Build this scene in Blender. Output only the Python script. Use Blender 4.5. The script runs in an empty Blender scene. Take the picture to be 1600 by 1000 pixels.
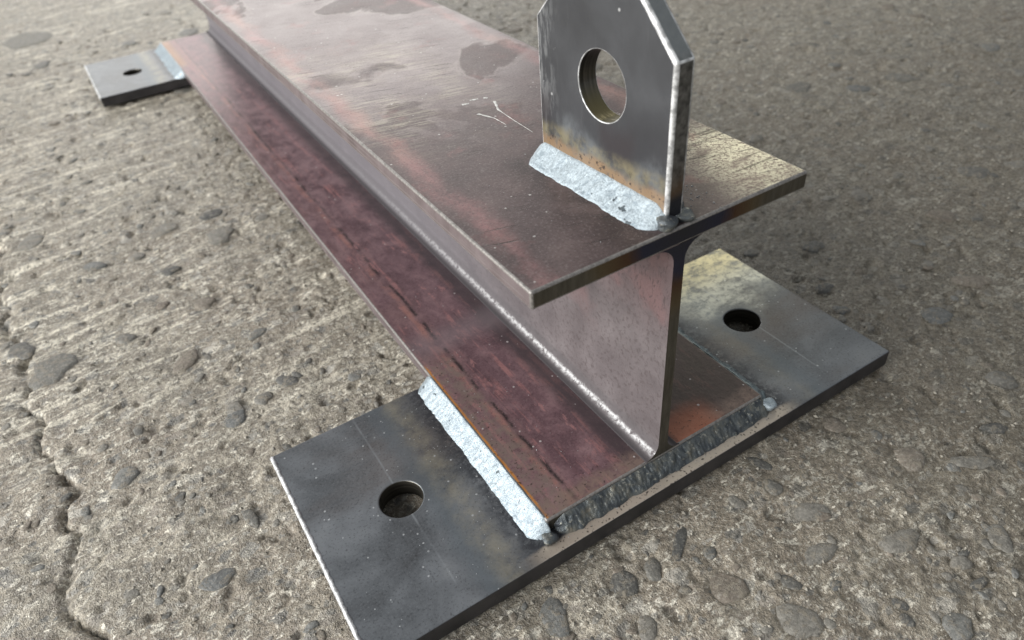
import bpy, bmesh, math, random
import numpy as np
from mathutils import Vector, Matrix

scene = bpy.context.scene
C = scene.collection
R = math.radians

# ------------------------------------------------------------------ camera
cam_d = bpy.data.cameras.new('camera')
cam = bpy.data.objects.new('camera', cam_d)
C.objects.link(cam)
cam.location = (-0.17345, -0.17419, 0.30512)
cam.rotation_euler = (R(50.876), R(4.115), R(-31.987))
cam_d.sensor_width = 36.0
cam_d.lens = 25.54
cam_d.clip_start = 0.01
cam_d.clip_end = 100.0
cam_d.dof.use_dof = True
cam_d.dof.focus_distance = 0.345
cam_d.dof.aperture_fstop = 11.0
scene.camera = cam

# ------------------------------------------------------------------ light
world = bpy.data.worlds.new('World')
scene.world = world
world.use_nodes = True
bg = world.node_tree.nodes['Background']
bg.inputs['Color'].default_value = (0.90, 0.95, 1.0, 1)
bg.inputs['Strength'].default_value = 0.28


def area(name, loc, target, sx, sy, power, col):
    d = bpy.data.lights.new(name, 'AREA')
    d.shape = 'RECTANGLE'
    d.size, d.size_y = sx, sy
    d.energy = power
    d.color = col
    o = bpy.data.objects.new(name, d)
    C.objects.link(o)
    o.location = loc
    o.rotation_euler = (Vector(target) - Vector(loc)).to_track_quat('-Z', 'Y').to_euler()
    return o


# daylight from the open side on the left, and from the doorway at the far end
area('open_side_daylight', (-2.0, 0.40, 1.00), (0, 0.20, 0.05), 2.6, 1.7, 88, (1.0, 0.985, 0.95))
area('doorway_daylight', (0.55, 3.1, 0.95), (0, 0, 0.05), 2.4, 1.3, 21, (1.0, 0.97, 0.92))
area('side_window_daylight', (2.1, 1.75, 1.45), (0.05, 0.05, 0.1), 0.6, 0.7, 3.8, (1.0, 0.95, 0.74))

vs = scene.view_settings
vs.view_transform = 'Standard'
vs.look = 'None'
vs.exposure = 0.25
vs.gamma = 1.0
vs.use_curve_mapping = False
scene.render.engine = 'CYCLES'
scene.cycles.max_bounces = 5
scene.cycles.diffuse_bounces = 3
scene.cycles.glossy_bounces = 3
scene.cycles.caustics_reflective = False
scene.cycles.caustics_refractive = False

# ------------------------------------------------------------------ sizes (m)
TP = 0.01107          # base plate thickness
TF = 0.0083           # flange thickness
TW = 0.0058           # web thickness
HH = 0.07             # half flange width
ZT = 0.15243          # top of the top flange
ZB = TP + TF          # top of the bottom flange
LEN = 0.9063          # beam length
FR = 0.0085           # root fillet radius
XL, XR = -0.1660, 0.1613
YN, YF = -0.0123, 0.1243
Y2N, Y2F = 0.7723, 0.9157
LUG_Y0, LUG_Y1 = 0.0042, 0.0834
LUG_T = 0.0092
LUG_X = -0.0023
LUG_YAW = 0.0456
LUG_YC = 0.5 * (LUG_Y0 + LUG_Y1)


# ------------------------------------------------------------------ shader helpers
class NT:
    """small wrapper that writes node graphs as expressions"""

    def __init__(self, name):
        self.m = bpy.data.materials.new(name)
        self.m.use_nodes = True
        self.t = self.m.node_tree
        self.b = self.t.nodes['Principled BSDF']
        tc = self.t.nodes.new('ShaderNodeTexCoord')
        self.P = tc.outputs['Object']
        s = self.t.nodes.new('ShaderNodeSeparateXYZ')
        self.t.links.new(self.P, s.inputs[0])
        self.x, self.y, self.z = s.outputs

    def set(self, sock, v):
        if hasattr(v, 'is_linked') or isinstance(v, bpy.types.NodeSocket):
            self.t.links.new(v, sock)
        else:
            if sock.type == 'RGBA' and len(v) == 3:
                v = (*v, 1)
            sock.default_value = v

    def math(self, op, a, b=0.0, c=None, clamp=False):
        n = self.t.nodes.new('ShaderNodeMath')
        n.operation = op
        n.use_clamp = clamp
        self.set(n.inputs[0], a)
        self.set(n.inputs[1], b)
        if c is not None:
            self.set(n.inputs[2], c)
        return n.outputs[0]

    def add(self, a, b): return self.math('ADD', a, b)
    def sub(self, a, b): return self.math('SUBTRACT', a, b)
    def mul(self, a, b, clamp=False): return self.math('MULTIPLY', a, b, clamp=clamp)
    def abs(self, a): return self.math('ABSOLUTE', a)
    def mx(self, a, b): return self.math('MAXIMUM', a, b)
    def mn(self, a, b): return self.math('MINIMUM', a, b)

    def vec(self, x, y, z):
        n = self.t.nodes.new('ShaderNodeCombineXYZ')
        for i, v in enumerate((x, y, z)):
            self.set(n.inputs[i], v)
        return n.outputs[0]

    def scaled(self, sx, sy, sz, off=0.0, rot=0.0):
        n = self.t.nodes.new('ShaderNodeMapping')
        self.set(n.inputs['Vector'], self.P)
        n.inputs['Scale'].default_value = (sx, sy, sz)
        n.inputs['Location'].default_value = (off, off * 0.7, off * 1.3)
        if rot:
            r = self.t.nodes.new('ShaderNodeVectorRotate')
            r.rotation_type = 'Z_AXIS'
            self.set(r.inputs['Vector'], self.P)
            r.inputs['Angle'].default_value = rot
            self.t.links.new(r.outputs[0], n.inputs['Vector'])
        return n.outputs[0]

    def noise(self, scale, detail=4.0, rough=0.55, vec=None, dist=0.0, color=False):
        n = self.t.nodes.new('ShaderNodeTexNoise')
        self.set(n.inputs['Vector'], self.P if vec is None else vec)
        n.inputs['Scale'].default_value = scale
        n.inputs['Detail'].default_value = detail
        n.inputs['Roughness'].default_value = rough
        n.inputs['Distortion'].default_value = dist
        return n.outputs['Color' if color else 'Fac']

    def voro(self, scale, vec=None, feature='F1', out='Distance', rnd=1.0):
        n = self.t.nodes.new('ShaderNodeTexVoronoi')
        n.feature = feature
        self.set(n.inputs['Vector'], self.P if vec is None else vec)
        n.inputs['Scale'].default_value = scale
        n.inputs['Randomness'].default_value = rnd
        return n.outputs[out]

    def ss(self, v, a, b, lo=0.0, hi=1.0):
        """smooth step of v from a to b"""
        n = self.t.nodes.new('ShaderNodeMapRange')
        n.interpolation_type = 'SMOOTHSTEP'
        self.set(n.inputs['Value'], v)
        rev = a > b
        n.inputs['From Min'].default_value = min(a, b)
        n.inputs['From Max'].default_value = max(a, b)
        n.inputs['To Min'].default_value = hi if rev else lo
        n.inputs['To Max'].default_value = lo if rev else hi
        return n.outputs['Result']

    def band(self, v, c, w, soft):
        """1 where |v-c| < w, soft edge"""
        return self.ss(self.abs(self.sub(v, c)), w + soft, max(w - soft, 0.0))

    def mix(self, f, a, b, mode='MIX'):
        n = self.t.nodes.new('ShaderNodeMix')
        n.data_type = 'RGBA'
        n.blend_type = mode
        n.clamp_factor = True
        self.set(n.inputs['Factor'], f)
        self.set(n.inputs['A'] if False else n.inputs[6], a)
        self.set(n.inputs[7], b)
        return n.outputs[2]

    def mixf(self, f, a, b):
        n = self.t.nodes.new('ShaderNodeMix')
        n.data_type = 'FLOAT'
        self.set(n.inputs[0], f)
        self.set(n.inputs[2], a)
        self.set(n.inputs[3], b)
        return n.outputs[0]

    def ramp(self, f, stops):
        n = self.t.nodes.new('ShaderNodeValToRGB')
        cr = n.color_ramp
        while len(cr.elements) < len(stops):
            cr.elements.new(0.5)
        for e, (p, c) in zip(cr.elements, stops):
            e.position = p
            e.color = (*c, 1)
        self.set(n.inputs[0], f)
        return n.outputs[0]

    def rand(self):
        n = self.t.nodes.new('ShaderNodeObjectInfo')
        return n.outputs['Random']

    def bump(self, h, strength, dist, normal=None):
        n = self.t.nodes.new('ShaderNodeBump')
        n.inputs['Strength'].default_value = strength
        n.inputs['Distance'].default_value = dist
        self.set(n.inputs['Height'], h)
        if normal is not None:
            self.set(n.inputs['Normal'], normal)
        return n.outputs[0]

    def out(self, col, metal, rough, normal=None, spec=None):
        self.set(self.b.inputs['Base Color'], col)
        self.set(self.b.inputs['Metallic'], metal)
        self.set(self.b.inputs['Roughness'], rough)
        if normal is not None:
            self.set(self.b.inputs['Normal'], normal)
        if spec is not None:
            self.set(self.b.inputs['Specular IOR Level'], spec)
        return self.m


# ------------------------------------------------------------------ materials
def specks(n, scale, thr):
    """tiny dots of dust and fine spatter"""
    d = n.voro(scale)
    pick = n.voro(scale, out='Color')
    s = n.t.nodes.new('ShaderNodeSeparateColor')
    n.t.links.new(pick, s.inputs[0])
    thr = min(thr + 0.035, 0.985)
    rad = n.ss(s.outputs[1], 0.0, 1.0, 0.08, 0.30)
    return n.mul(n.ss(n.sub(d, rad), 0.04, -0.06), n.ss(s.outputs[0], thr, thr + 0.01, 0, 0.8))


def mat_plate():
    n = NT('mill_scale_plate')
    cloud = n.noise(22, 6, 0.6, dist=0.6)
    fine = n.noise(420, 3, 0.6)
    col = n.ramp(cloud, [(0.28, (0.085, 0.087, 0.092)), (0.47, (0.142, 0.151, 0.163)), (0.62, (0.215, 0.228, 0.245)), (0.8, (0.31, 0.32, 0.33))])
    brown = n.ss(n.noise(9, 5, 0.6, vec=n.scaled(0.5, 1.6, 1, 3.1)), 0.52, 0.68)
    col = n.mix(n.mul(brown, 0.55), col, (0.150, 0.125, 0.115))
    # brushed streaks
    br = n.noise(1, 3, 0.7, vec=n.scaled(60, 900, 60, 0.5))
    col = n.mix(n.ss(br, 0.52, 0.8, 0, 0.16), col, (0.22, 0.23, 0.245))
    gr2 = n.noise(800, 4, 0.75)
    col = n.mix(n.ss(gr2, 0.53, 0.68, 0, 0.55), col, (0.22, 0.235, 0.25))
    col = n.mix(n.ss(gr2, 0.46, 0.34, 0, 0.5), col, (0.030, 0.030, 0.032))
    # straw and grey heat tint beside the fillet welds
    dx = n.sub(n.abs(n.x), HH)
    wob = n.mul(n.sub(n.noise(90, 6, 0.7), 0.5), 0.014)
    d = n.add(dx, wob)
    patch = n.ss(n.noise(75, 6, 0.7, vec=n.scaled(1, 1, 1, 7.0)), 0.30, 0.62)
    straw = n.mul(n.band(d, 0.0255, 0.0055, 0.0055), patch)
    straw = n.mul(straw, n.ss(n.x, 0.0, -0.01, 0.35, 1.0))
    col = n.mix(n.mul(straw, 0.52), col, (0.42, 0.385, 0.295))
    blue = n.band(d, 0.035, 0.005, 0.006)
    col = n.mix(n.mul(blue, 0.45), col, (0.16, 0.19, 0.215))
    soot = n.mul(n.ss(d, 0.0200, 0.0095), n.ss(n.noise(260, 5, 0.75), 0.36, 0.56))
    col = n.mix(n.mul(soot, 0.80), col, (0.045, 0.047, 0.056))
    # tan burnt strip beside the front weld
    ty = n.add(n.y, n.mul(n.sub(n.noise(160, 4, 0.6), 0.5), 0.005))
    tan = n.mul(n.ss(ty, -0.0050, -0.0075), n.ss(n.abs(n.x), 0.092, 0.072))
    col = n.mix(n.mul(tan, 0.85), col, (0.62, 0.54, 0.45))
    pit = n.ss(n.noise(700, 2, 0.5), 0.60, 0.68)
    col = n.mix(n.mul(n.mul(tan, pit), 0.9), col, (0.06, 0.05, 0.045))
    # bright reflection, yellowish, painted as bare metal at the far right corner
    worn = n.mul(n.ss(n.add(n.y, n.mul(n.sub(n.noise(30, 5, 0.65), 0.5), 0.09)), 0.052, 0.088), n.ss(n.x, 0.08, 0.10))  # worn: mask of the painted corner reflection
    wn = n.ss(n.noise(75, 6, 0.7, vec=n.scaled(1, 2.2, 1, 1.0)), 0.30, 0.55)
    worn = n.mul(worn, n.ss(n.y, 0.3, 0.2))
    wcol = n.mix(n.ss(n.y, 0.085, 0.115), (0.47, 0.48, 0.45), (0.58, 0.53, 0.36))
    wn = n.mul(wn, n.ss(n.noise(260, 4, 0.7), 0.36, 0.52, 0.35, 1.0))
    col = n.mix(n.mul(worn, n.mixf(wn, 0.05, 0.92)), col, wcol)
    # dark ring where the drill burr was taken off
    hx = n.sub(n.abs(n.x), 0.1180)
    hy = n.sub(n.y, 0.0579)
    rr = n.math('SQRT', n.add(n.mul(hx, hx), n.mul(hy, hy)))
    ring = n.ss(rr, 0.0150, 0.0118)
    col = n.mix(n.mul(ring, 0.45), col, (0.16, 0.17, 0.18))
    # scribed centre line
    sc = n.mul(n.band(n.add(n.abs(n.x), n.mul(n.sub(n.noise(20), 0.5), 0.001)), 0.1185, 0.00045, 0.00045),
               n.mul(n.ss(n.noise(26, 3, 0.6), 0.38, 0.52), n.ss(n.y, 0.126, 0.120)))
    sc = n.mul(sc, n.ss(n.y, 0.000, 0.004))
    col = n.mix(n.mul(sc, 0.55), col, (0.34, 0.36, 0.38))
    sp = specks(n, 520, 0.90)
    col = n.mix(sp, col, (0.55, 0.57, 0.58))
    met = n.mixf(worn, 0.55, 0.9)
    rough = n.add(n.mixf(worn, 0.40, 0.36), n.mul(n.sub(cloud, 0.5), 0.25))
    h = n.add(n.mul(fine, 0.5), n.add(n.mul(sp, 1.6), n.mul(n.noise(120, 4, 0.6), 0.6)))
    return n.out(col, met, rough, n.bump(h, 0.30, 0.0004))


def mat_plate_edge():
    n = NT('sheared_plate_edge')
    st = n.noise(1, 3, 0.6, vec=n.scaled(500, 500, 40))
    col = n.ramp(n.noise(60, 5, 0.6), [(0.3, (0.030, 0.029, 0.031)), (0.7, (0.075, 0.070, 0.073))])
    return n.out(col, 0.35, 0.5, n.bump(n.add(st, n.noise(300, 3)), 0.25, 0.0004))


def mat_ground_edge(name='ground_bright_edge', c=(0.86, 0.87, 0.88)):
    n = NT(name)
    k = n.noise(240, 4, 0.65)
    col = n.mix(n.ss(k, 0.38, 0.62), tuple(v * 0.45 for v in c), c)
    return n.out(col, 0.35, 0.42, n.bump(k, 0.35, 0.0004))


def mat_top_flange():
    n = NT('red_brown_mill_scale')
    big = n.noise(7.0, 5, 0.50, dist=1.4, vec=n.scaled(1.5, 1, 1, 2.2))
    fine = n.noise(260, 5, 0.65)
    mid = n.noise(55, 5, 0.6)
    col = n.ramp(mid, [(0.28, (0.088, 0.064, 0.064)), (0.55, (0.132, 0.097, 0.096)), (0.78, (0.190, 0.142, 0.138))])
    # dried water stains: pale lilac islands with a clear outline, mostly beyond the lug
    far = n.ss(n.y, 0.09, 0.24)
    st = n.mul(n.ss(n.add(big, n.mul(n.sub(mid, 0.5), 0.05)), 0.46, 0.50), far)
    pale = n.mix(n.noise(30, 4), (0.23, 0.188, 0.190), (0.33, 0.282, 0.285))
    col = n.mix(n.mul(st, 0.72), col, pale)
    rim = n.mul(n.band(big, 0.495, 0.012, 0.012), far)
    col = n.mix(n.mul(rim, 0.35), col, (0.38, 0.33, 0.31))
    # bare patches with brush lines across
    br = n.noise(1, 4, 0.7, vec=n.scaled(55, 620, 55, 1.5, rot=0.22))
    bz = n.mul(n.ss(n.noise(15, 4, 0.6, vec=n.scaled(1, 1, 1, 5.5)), 0.44, 0.60), n.ss(n.x, 0.03, -0.01))
    bz = n.mul(bz, n.mul(n.ss(n.y, 0.10, 0.16), n.ss(n.y, 0.34, 0.25)))
    col = n.mix(n.mul(bz, n.ss(br, 0.42, 0.62, 0, 0.7)), col, (0.42, 0.385, 0.315))
    # bright corner right of the lug: a reflection painted in with flecks and hairlines
    cor = n.mul(n.ss(n.add(n.x, n.mul(n.sub(mid, 0.5), 0.03)), 0.020, 0.055), n.ss(n.y, 0.085, 0.045))
    flecks = n.mul(n.ss(n.noise(850, 4, 0.75), 0.38, 0.56), n.ss(n.noise(60, 5, 0.7, vec=n.scaled(0.6, 1.6, 1, 2)), 0.30, 0.52))
    hair = n.mul(n.ss(n.noise(1, 3, 0.6, vec=n.scaled(16, 520, 16, 7.7, rot=0.05)), 0.575, 0.625), cor)
    col = n.mix(n.mul(cor, n.mul(flecks, 0.9)), col, (0.55, 0.535, 0.45))
    col = n.mix(n.mul(hair, 0.85), col, (0.05, 0.045, 0.035))
    # pink scale along both edges
    ax = n.add(n.abs(n.x), n.mul(n.sub(n.noise(32, 5, 0.6), 0.5), 0.020))
    pk = n.mul(n.band(ax, 0.0600, 0.0045, 0.0045), n.ss(n.noise(34, 6, 0.7, vec=n.scaled(1, 0.5, 1, 9)), 0.34, 0.58))
    pk = n.mul(pk, n.mx(n.ss(n.x, 0.0, -0.03), n.ss(n.y, 0.06, 0.12)))
    pcol = n.mix(n.ss(n.noise(9, 3), 0.4, 0.6), (0.38, 0.195, 0.195), (0.41, 0.245, 0.215))
    col = n.mix(n.mul(pk, 0.72), col, pcol)
    rd = n.ss(n.noise(38, 5, 0.65, vec=n.scaled(1, 1, 1, 4)), 0.57, 0.70)
    col = n.mix(n.mul(rd, 0.45), col, (0.26, 0.120, 0.115))
    # dark scratches and hairlines running across
    sc = n.noise(1, 3, 0.65, vec=n.scaled(30, 760, 30, 0.3, rot=0.30))
    scm = n.mul(n.ss(sc, 0.615, 0.68), n.ss(n.noise(24, 3, 0.5, vec=n.scaled(1, 1, 1, 6)), 0.44, 0.56))
    col = n.mix(n.mul(scm, 0.85), col, (0.035, 0.028, 0.026))
    # soot round the lug
    lx = n.abs(n.sub(n.x, -0.004))
    ly = n.mx(n.sub(0.0, n.y), n.sub(n.y, 0.086))
    soot = n.mul(n.ss(n.mx(lx, n.mul(ly, 1.0)), 0.034, 0.016), n.ss(n.noise(60, 4, 0.6), 0.30, 0.60))
    soot = n.mul(soot, n.ss(ly, 0.012, 0.0))
    col = n.mix(n.mul(soot, 0.75), col, (0.050, 0.038, 0.038))
    gr2 = n.noise(900, 3, 0.7)
    col = n.mix(n.ss(gr2, 0.54, 0.68, 0, 0.45), col, (0.30, 0.26, 0.25))
    col = n.mix(n.ss(gr2, 0.46, 0.34, 0, 0.45), col, (0.05, 0.038, 0.036))
    # dusty scuffs
    du = n.mul(n.ss(n.noise(60, 6, 0.75, vec=n.scaled(1, 1, 1, 12)), 0.60, 0.74), n.ss(fine, 0.45, 0.6))
    col = n.mix(n.mul(du, 0.5), col, (0.36, 0.32, 0.31))
    sp = specks(n, 430, 0.93)
    col = n.mix(sp, col, (0.62, 0.60, 0.58))
    met = n.add(0.38, n.mul(n.mx(cor, n.mul(bz, 0.6)), 0.55))
    rough = n.add(n.mixf(cor, 0.42, 0.34), n.mul(n.sub(mid, 0.5), 0.22))
    rough = n.sub(rough, n.mul(st, 0.05))
    h = n.add(n.mul(fine, 0.7), n.add(n.mul(scm, -1.2), n.add(sp, n.mul(mid, 0.5))))
    return n.out(col, met, rough, n.bump(h, 0.32, 0.0005))


def mat_bottom_flange():
    n = NT('maroon_mill_scale')
    mid = n.noise(62, 6, 0.68, dist=0.4, vec=n.scaled(1.1, 0.75, 1, 0.3))
    fine = n.noise(300, 4, 0.65)
    col = n.ramp(mid, [(0.28, (0.080, 0.046, 0.055)), (0.5, (0.155, 0.090, 0.104)), (0.66, (0.250, 0.152, 0.166)), (0.8, (0.33, 0.21, 0.22))])
    edge = n.mul(n.ss(n.add(n.x, n.mul(n.sub(n.noise(40, 5, 0.7, vec=n.scaled(1, 0.3, 1, 2)), 0.5), 0.02)), -0.044, -0.052), n.ss(n.noise(90, 5, 0.7, vec=n.scaled(1.4, 0.4, 1, 6)), 0.36, 0.60))
    col = n.mix(n.mul(edge, 0.45), col, (0.27, 0.165, 0.165))
    # rolled-in pink streaks along the beam
    s1 = n.noise(1, 5, 0.65, vec=n.scaled(210, 13, 100, 0.6))
    col = n.mix(n.mul(n.mul(n.ss(s1, 0.53, 0.64), n.ss(n.noise(95, 5, 0.7, vec=n.scaled(1, 0.8, 1, 13)), 0.40, 0.58)), 0.8), col, (0.37, 0.180, 0.178))
    s2 = n.noise(1, 4, 0.6, vec=n.scaled(300, 10, 100, 4.6))
    col = n.mix(n.mul(n.mul(n.ss(s2, 0.60, 0.70), n.ss(n.noise(110, 5, 0.7), 0.42, 0.58)), 0.5), col, (0.042, 0.028, 0.030))
    wob = n.mul(n.sub(n.noise(26, 4, 0.6), 0.5), 0.006)
    xx = n.add(n.x, wob)
    col = n.mix(n.mul(n.band(xx, -0.0515, 0.0011, 0.0010), n.ss(n.noise(60, 5, 0.7), 0.40, 0.56)), col, (0.030, 0.022, 0.024))
    col = n.mix(n.mul(n.band(xx, -0.0545, 0.0016, 0.0014), n.ss(n.noise(60, 6, 0.72), 0.38, 0.60)), col, (0.34, 0.170, 0.150))
    fl = n.ss(n.noise(110, 5, 0.7, vec=n.scaled(1.5, 0.5, 1, 3)), 0.60, 0.65)
    col = n.mix(n.mul(fl, 0.75), col, (0.36, 0.185, 0.185))
    hz = n.ss(n.y, 0.12, 0.45, 0, 0.5)
    col = n.mix(n.mul(hz, n.ss(mid, 0.36, 0.62)), col, (0.33, 0.225, 0.238))
    gr2 = n.noise(850, 3, 0.7)
    col = n.mix(n.ss(gr2, 0.54, 0.68, 0, 0.4), col, (0.28, 0.20, 0.20))
    col = n.mix(n.ss(gr2, 0.46, 0.34, 0, 0.4), col, (0.04, 0.026, 0.03))
    # shade on the right-hand half, painted in as a darker, less red colour
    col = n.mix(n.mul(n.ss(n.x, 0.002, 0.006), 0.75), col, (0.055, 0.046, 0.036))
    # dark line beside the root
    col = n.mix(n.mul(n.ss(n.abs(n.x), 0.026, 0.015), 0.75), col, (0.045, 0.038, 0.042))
    # brown burnt zone beside the left weld and the orange line at its toe
    nearw = n.ss(n.y, 0.142, 0.122)
    d = n.add(n.sub(n.x, -HH), n.mul(n.sub(n.noise(60, 5, 0.6), 0.5), 0.006))
    bz = n.mul(n.ss(d, 0.020, 0.014), nearw)
    col = n.mix(n.mul(bz, n.ss(n.noise(170, 6, 0.75), 0.36, 0.62, 0, 0.85)), col, (0.215, 0.165, 0.145))
    orange = n.mul(n.ss(n.add(n.sub(n.x, -HH), n.mul(n.sub(n.noise(200, 3), 0.5), 0.0012)), 0.0027, 0.0017), n.ss(n.y, 0.132, 0.126))
    col = n.mix(n.mul(orange, 0.9), col, (0.56, 0.235, 0.055))
    forange = n.mul(n.ss(n.sub(n.x, -HH), 0.016, 0.004), n.ss(n.y, 0.775, 0.80))
    col = n.mix(n.mul(forange, 0.7), col, (0.40, 0.24, 0.14))
    # pale band across where the plate ends, red burnt scale at the end cut
    pb = n.band(n.add(n.y, n.mul(n.sub(mid, 0.5), 0.012)), 0.146, 0.010, 0.009)
    col = n.mix(n.mul(pb, 0.40), col, (0.24, 0.200, 0.215))
    ey = n.add(n.y, n.mul(n.sub(n.noise(90, 4, 0.6), 0.5), 0.010))
    col = n.mix(n.mul(n.ss(ey, 0.013, 0.006), n.ss(n.noise(240, 4, 0.7), 0.35, 0.6, 0.2, 0.75)), col, (0.25, 0.180, 0.150))
    red = n.mul(n.ss(ey, 0.024, 0.008), n.mul(n.ss(n.x, 0.008, 0.014), n.ss(n.x, 0.048, 0.03)))
    col = n.mix(n.mul(red, 0.7), col, (0.42, 0.14, 0.075))
    pit = n.mul(n.ss(n.noise(520, 3, 0.6), 0.60, 0.68), n.mx(bz, n.ss(n.y, 0.02, 0.008)))
    col = n.mix(n.mul(pit, 0.8), col, (0.03, 0.022, 0.02))
    sp = specks(n, 400, 0.93)
    col = n.mix(sp, col, (0.58, 0.54, 0.54))
    rough = n.add(0.38, n.mul(n.sub(mid, 0.5), 0.3))
    h = n.add(n.mul(fine, 0.6), n.add(mid, sp))
    return n.out(col, 0.30, rough, n.bump(h, 0.34, 0.0006))


def mat_web():
    n = NT('lilac_grey_mill_scale')
    mid = n.noise(40, 6, 0.6)
    fine = n.noise(360, 4, 0.7)
    col = n.ramp(mid, [(0.28, (0.115, 0.100, 0.104)), (0.6, (0.180, 0.158, 0.163)), (0.8, (0.235, 0.212, 0.217))])
    col = n.mix(n.ss(fine, 0.50, 0.64, 0, 0.6), col, (0.085, 0.070, 0.070))
    col = n.mix(n.ss(n.y, 0.06, 0.30, 0, 0.6), col, (0.225, 0.218, 0.245))
    # pinkish flush under the top flange, scaly dark near the end
    up = n.ss(n.add(n.z, n.mul(n.sub(mid, 0.5), 0.04)), 0.085, 0.125)
    col = n.mix(n.mul(n.mul(up, n.ss(n.y, 0.20, 0.06)), 0.45), col, (0.22, 0.140, 0.145))
    pk = n.mul(n.ss(n.noise(22, 4, 0.6, vec=n.scaled(1, 1, 1, 5)), 0.52, 0.64), n.mul(n.ss(n.z, 0.06, 0.10), n.ss(n.y, 0.25, 0.08)))
    col = n.mix(n.mul(pk, 0.5), col, (0.27, 0.155, 0.155))
    sq = n.noise(1, 3, 0.6, vec=n.scaled(100, 620, 190, 0.4), dist=1.2)
    sqm = n.mul(n.ss(sq, 0.56, 0.62), n.mul(n.ss(n.z, 0.085, 0.12), n.ss(n.y, 0.055, 0.02)))
    col = n.mix(n.mul(sqm, 0.6), col, (0.07, 0.055, 0.055))
    # bare metal on the lower root radius, its highlight painted into the colour
    root = n.band(n.add(n.z, n.mul(n.sub(n.noise(330, 5, 0.75), 0.5), 0.0034)), ZB + 0.0026, 0.0009, 0.0009)
    root = n.mul(root, n.ss(n.x, 0.002, -0.002))
    root = n.mul(root, n.mul(n.ss(fine, 0.36, 0.52), n.ss(n.y, 0.40, 0.05, 0.15, 1.0)))
    col = n.mix(root, col, (0.66, 0.66, 0.67))
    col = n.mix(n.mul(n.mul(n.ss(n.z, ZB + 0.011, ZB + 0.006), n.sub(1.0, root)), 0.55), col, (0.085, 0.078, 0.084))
    # darker right at the toe of the radius
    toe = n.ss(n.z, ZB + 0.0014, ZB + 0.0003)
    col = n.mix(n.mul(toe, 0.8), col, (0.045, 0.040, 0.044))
    rough = n.add(n.ss(n.z, ZB + 0.012, ZB + 0.006, 0.46, 0.80), n.mul(n.sub(mid, 0.5), 0.2))
    met = n.add(0.18, n.mul(root, 0.35))
    h = n.add(fine, n.add(n.mul(mid, 0.5), n.mul(sqm, -0.8)))
    return n.out(col, met, rough, n.bump(h, 0.40, 0.0005))


def mat_flange_side():
    n = NT('lilac_flange_edge')
    mid = n.noise(70, 5, 0.6)
    ln_ = n.noise(1, 3, 0.6, vec=n.scaled(500, 12, 700))
    col = n.ramp(mid, [(0.3, (0.135, 0.105, 0.108)), (0.7, (0.25, 0.205, 0.215))])
    col = n.mix(n.ss(ln_, 0.52, 0.66, 0, 0.6), col, (0.30, 0.27, 0.27))
    return n.out(col, 0.40, 0.42, n.bump(n.add(mid, n.noise(420, 3)), 0.3, 0.0004))


def mat_saw_cut():
    n = NT('saw_cut_end')
    saw = n.noise(1, 3, 0.6, vec=n.scaled(420, 10, 60, 0.2))
    mid = n.noise(50, 4, 0.6)
    col = n.ramp(saw, [(0.3, (0.062, 0.056, 0.042)), (0.7, (0.135, 0.122, 0.098))])
    col = n.mix(n.ss(mid, 0.5, 0.75, 0, 0.5), col, (0.10, 0.075, 0.05))
    # heat tint under the lug weld: straw, brown, blue-black towards the middle
    dz = n.sub(ZT, n.z)
    dist = n.math('SQRT', n.add(n.mul(n.x, n.x), n.mul(dz, dz)))
    dist = n.add(dist, n.mul(n.sub(mid, 0.5), 0.012))
    tint = n.ramp(n.mul(dist, 1 / 0.05), [(0.0, (0.030, 0.030, 0.036)), (0.42, (0.026, 0.028, 0.055)), (0.55, (0.085, 0.042, 0.022)), (0.78, (0.12, 0.085, 0.040)), (1.0, (0.10, 0.09, 0.07))])
    col = n.mix(n.ss(dist, 0.055, 0.030), col, tint)
    return n.out(col, 0.5, 0.42, n.bump(n.add(saw, n.noise(300, 3)), 0.35, 0.0004))


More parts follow.
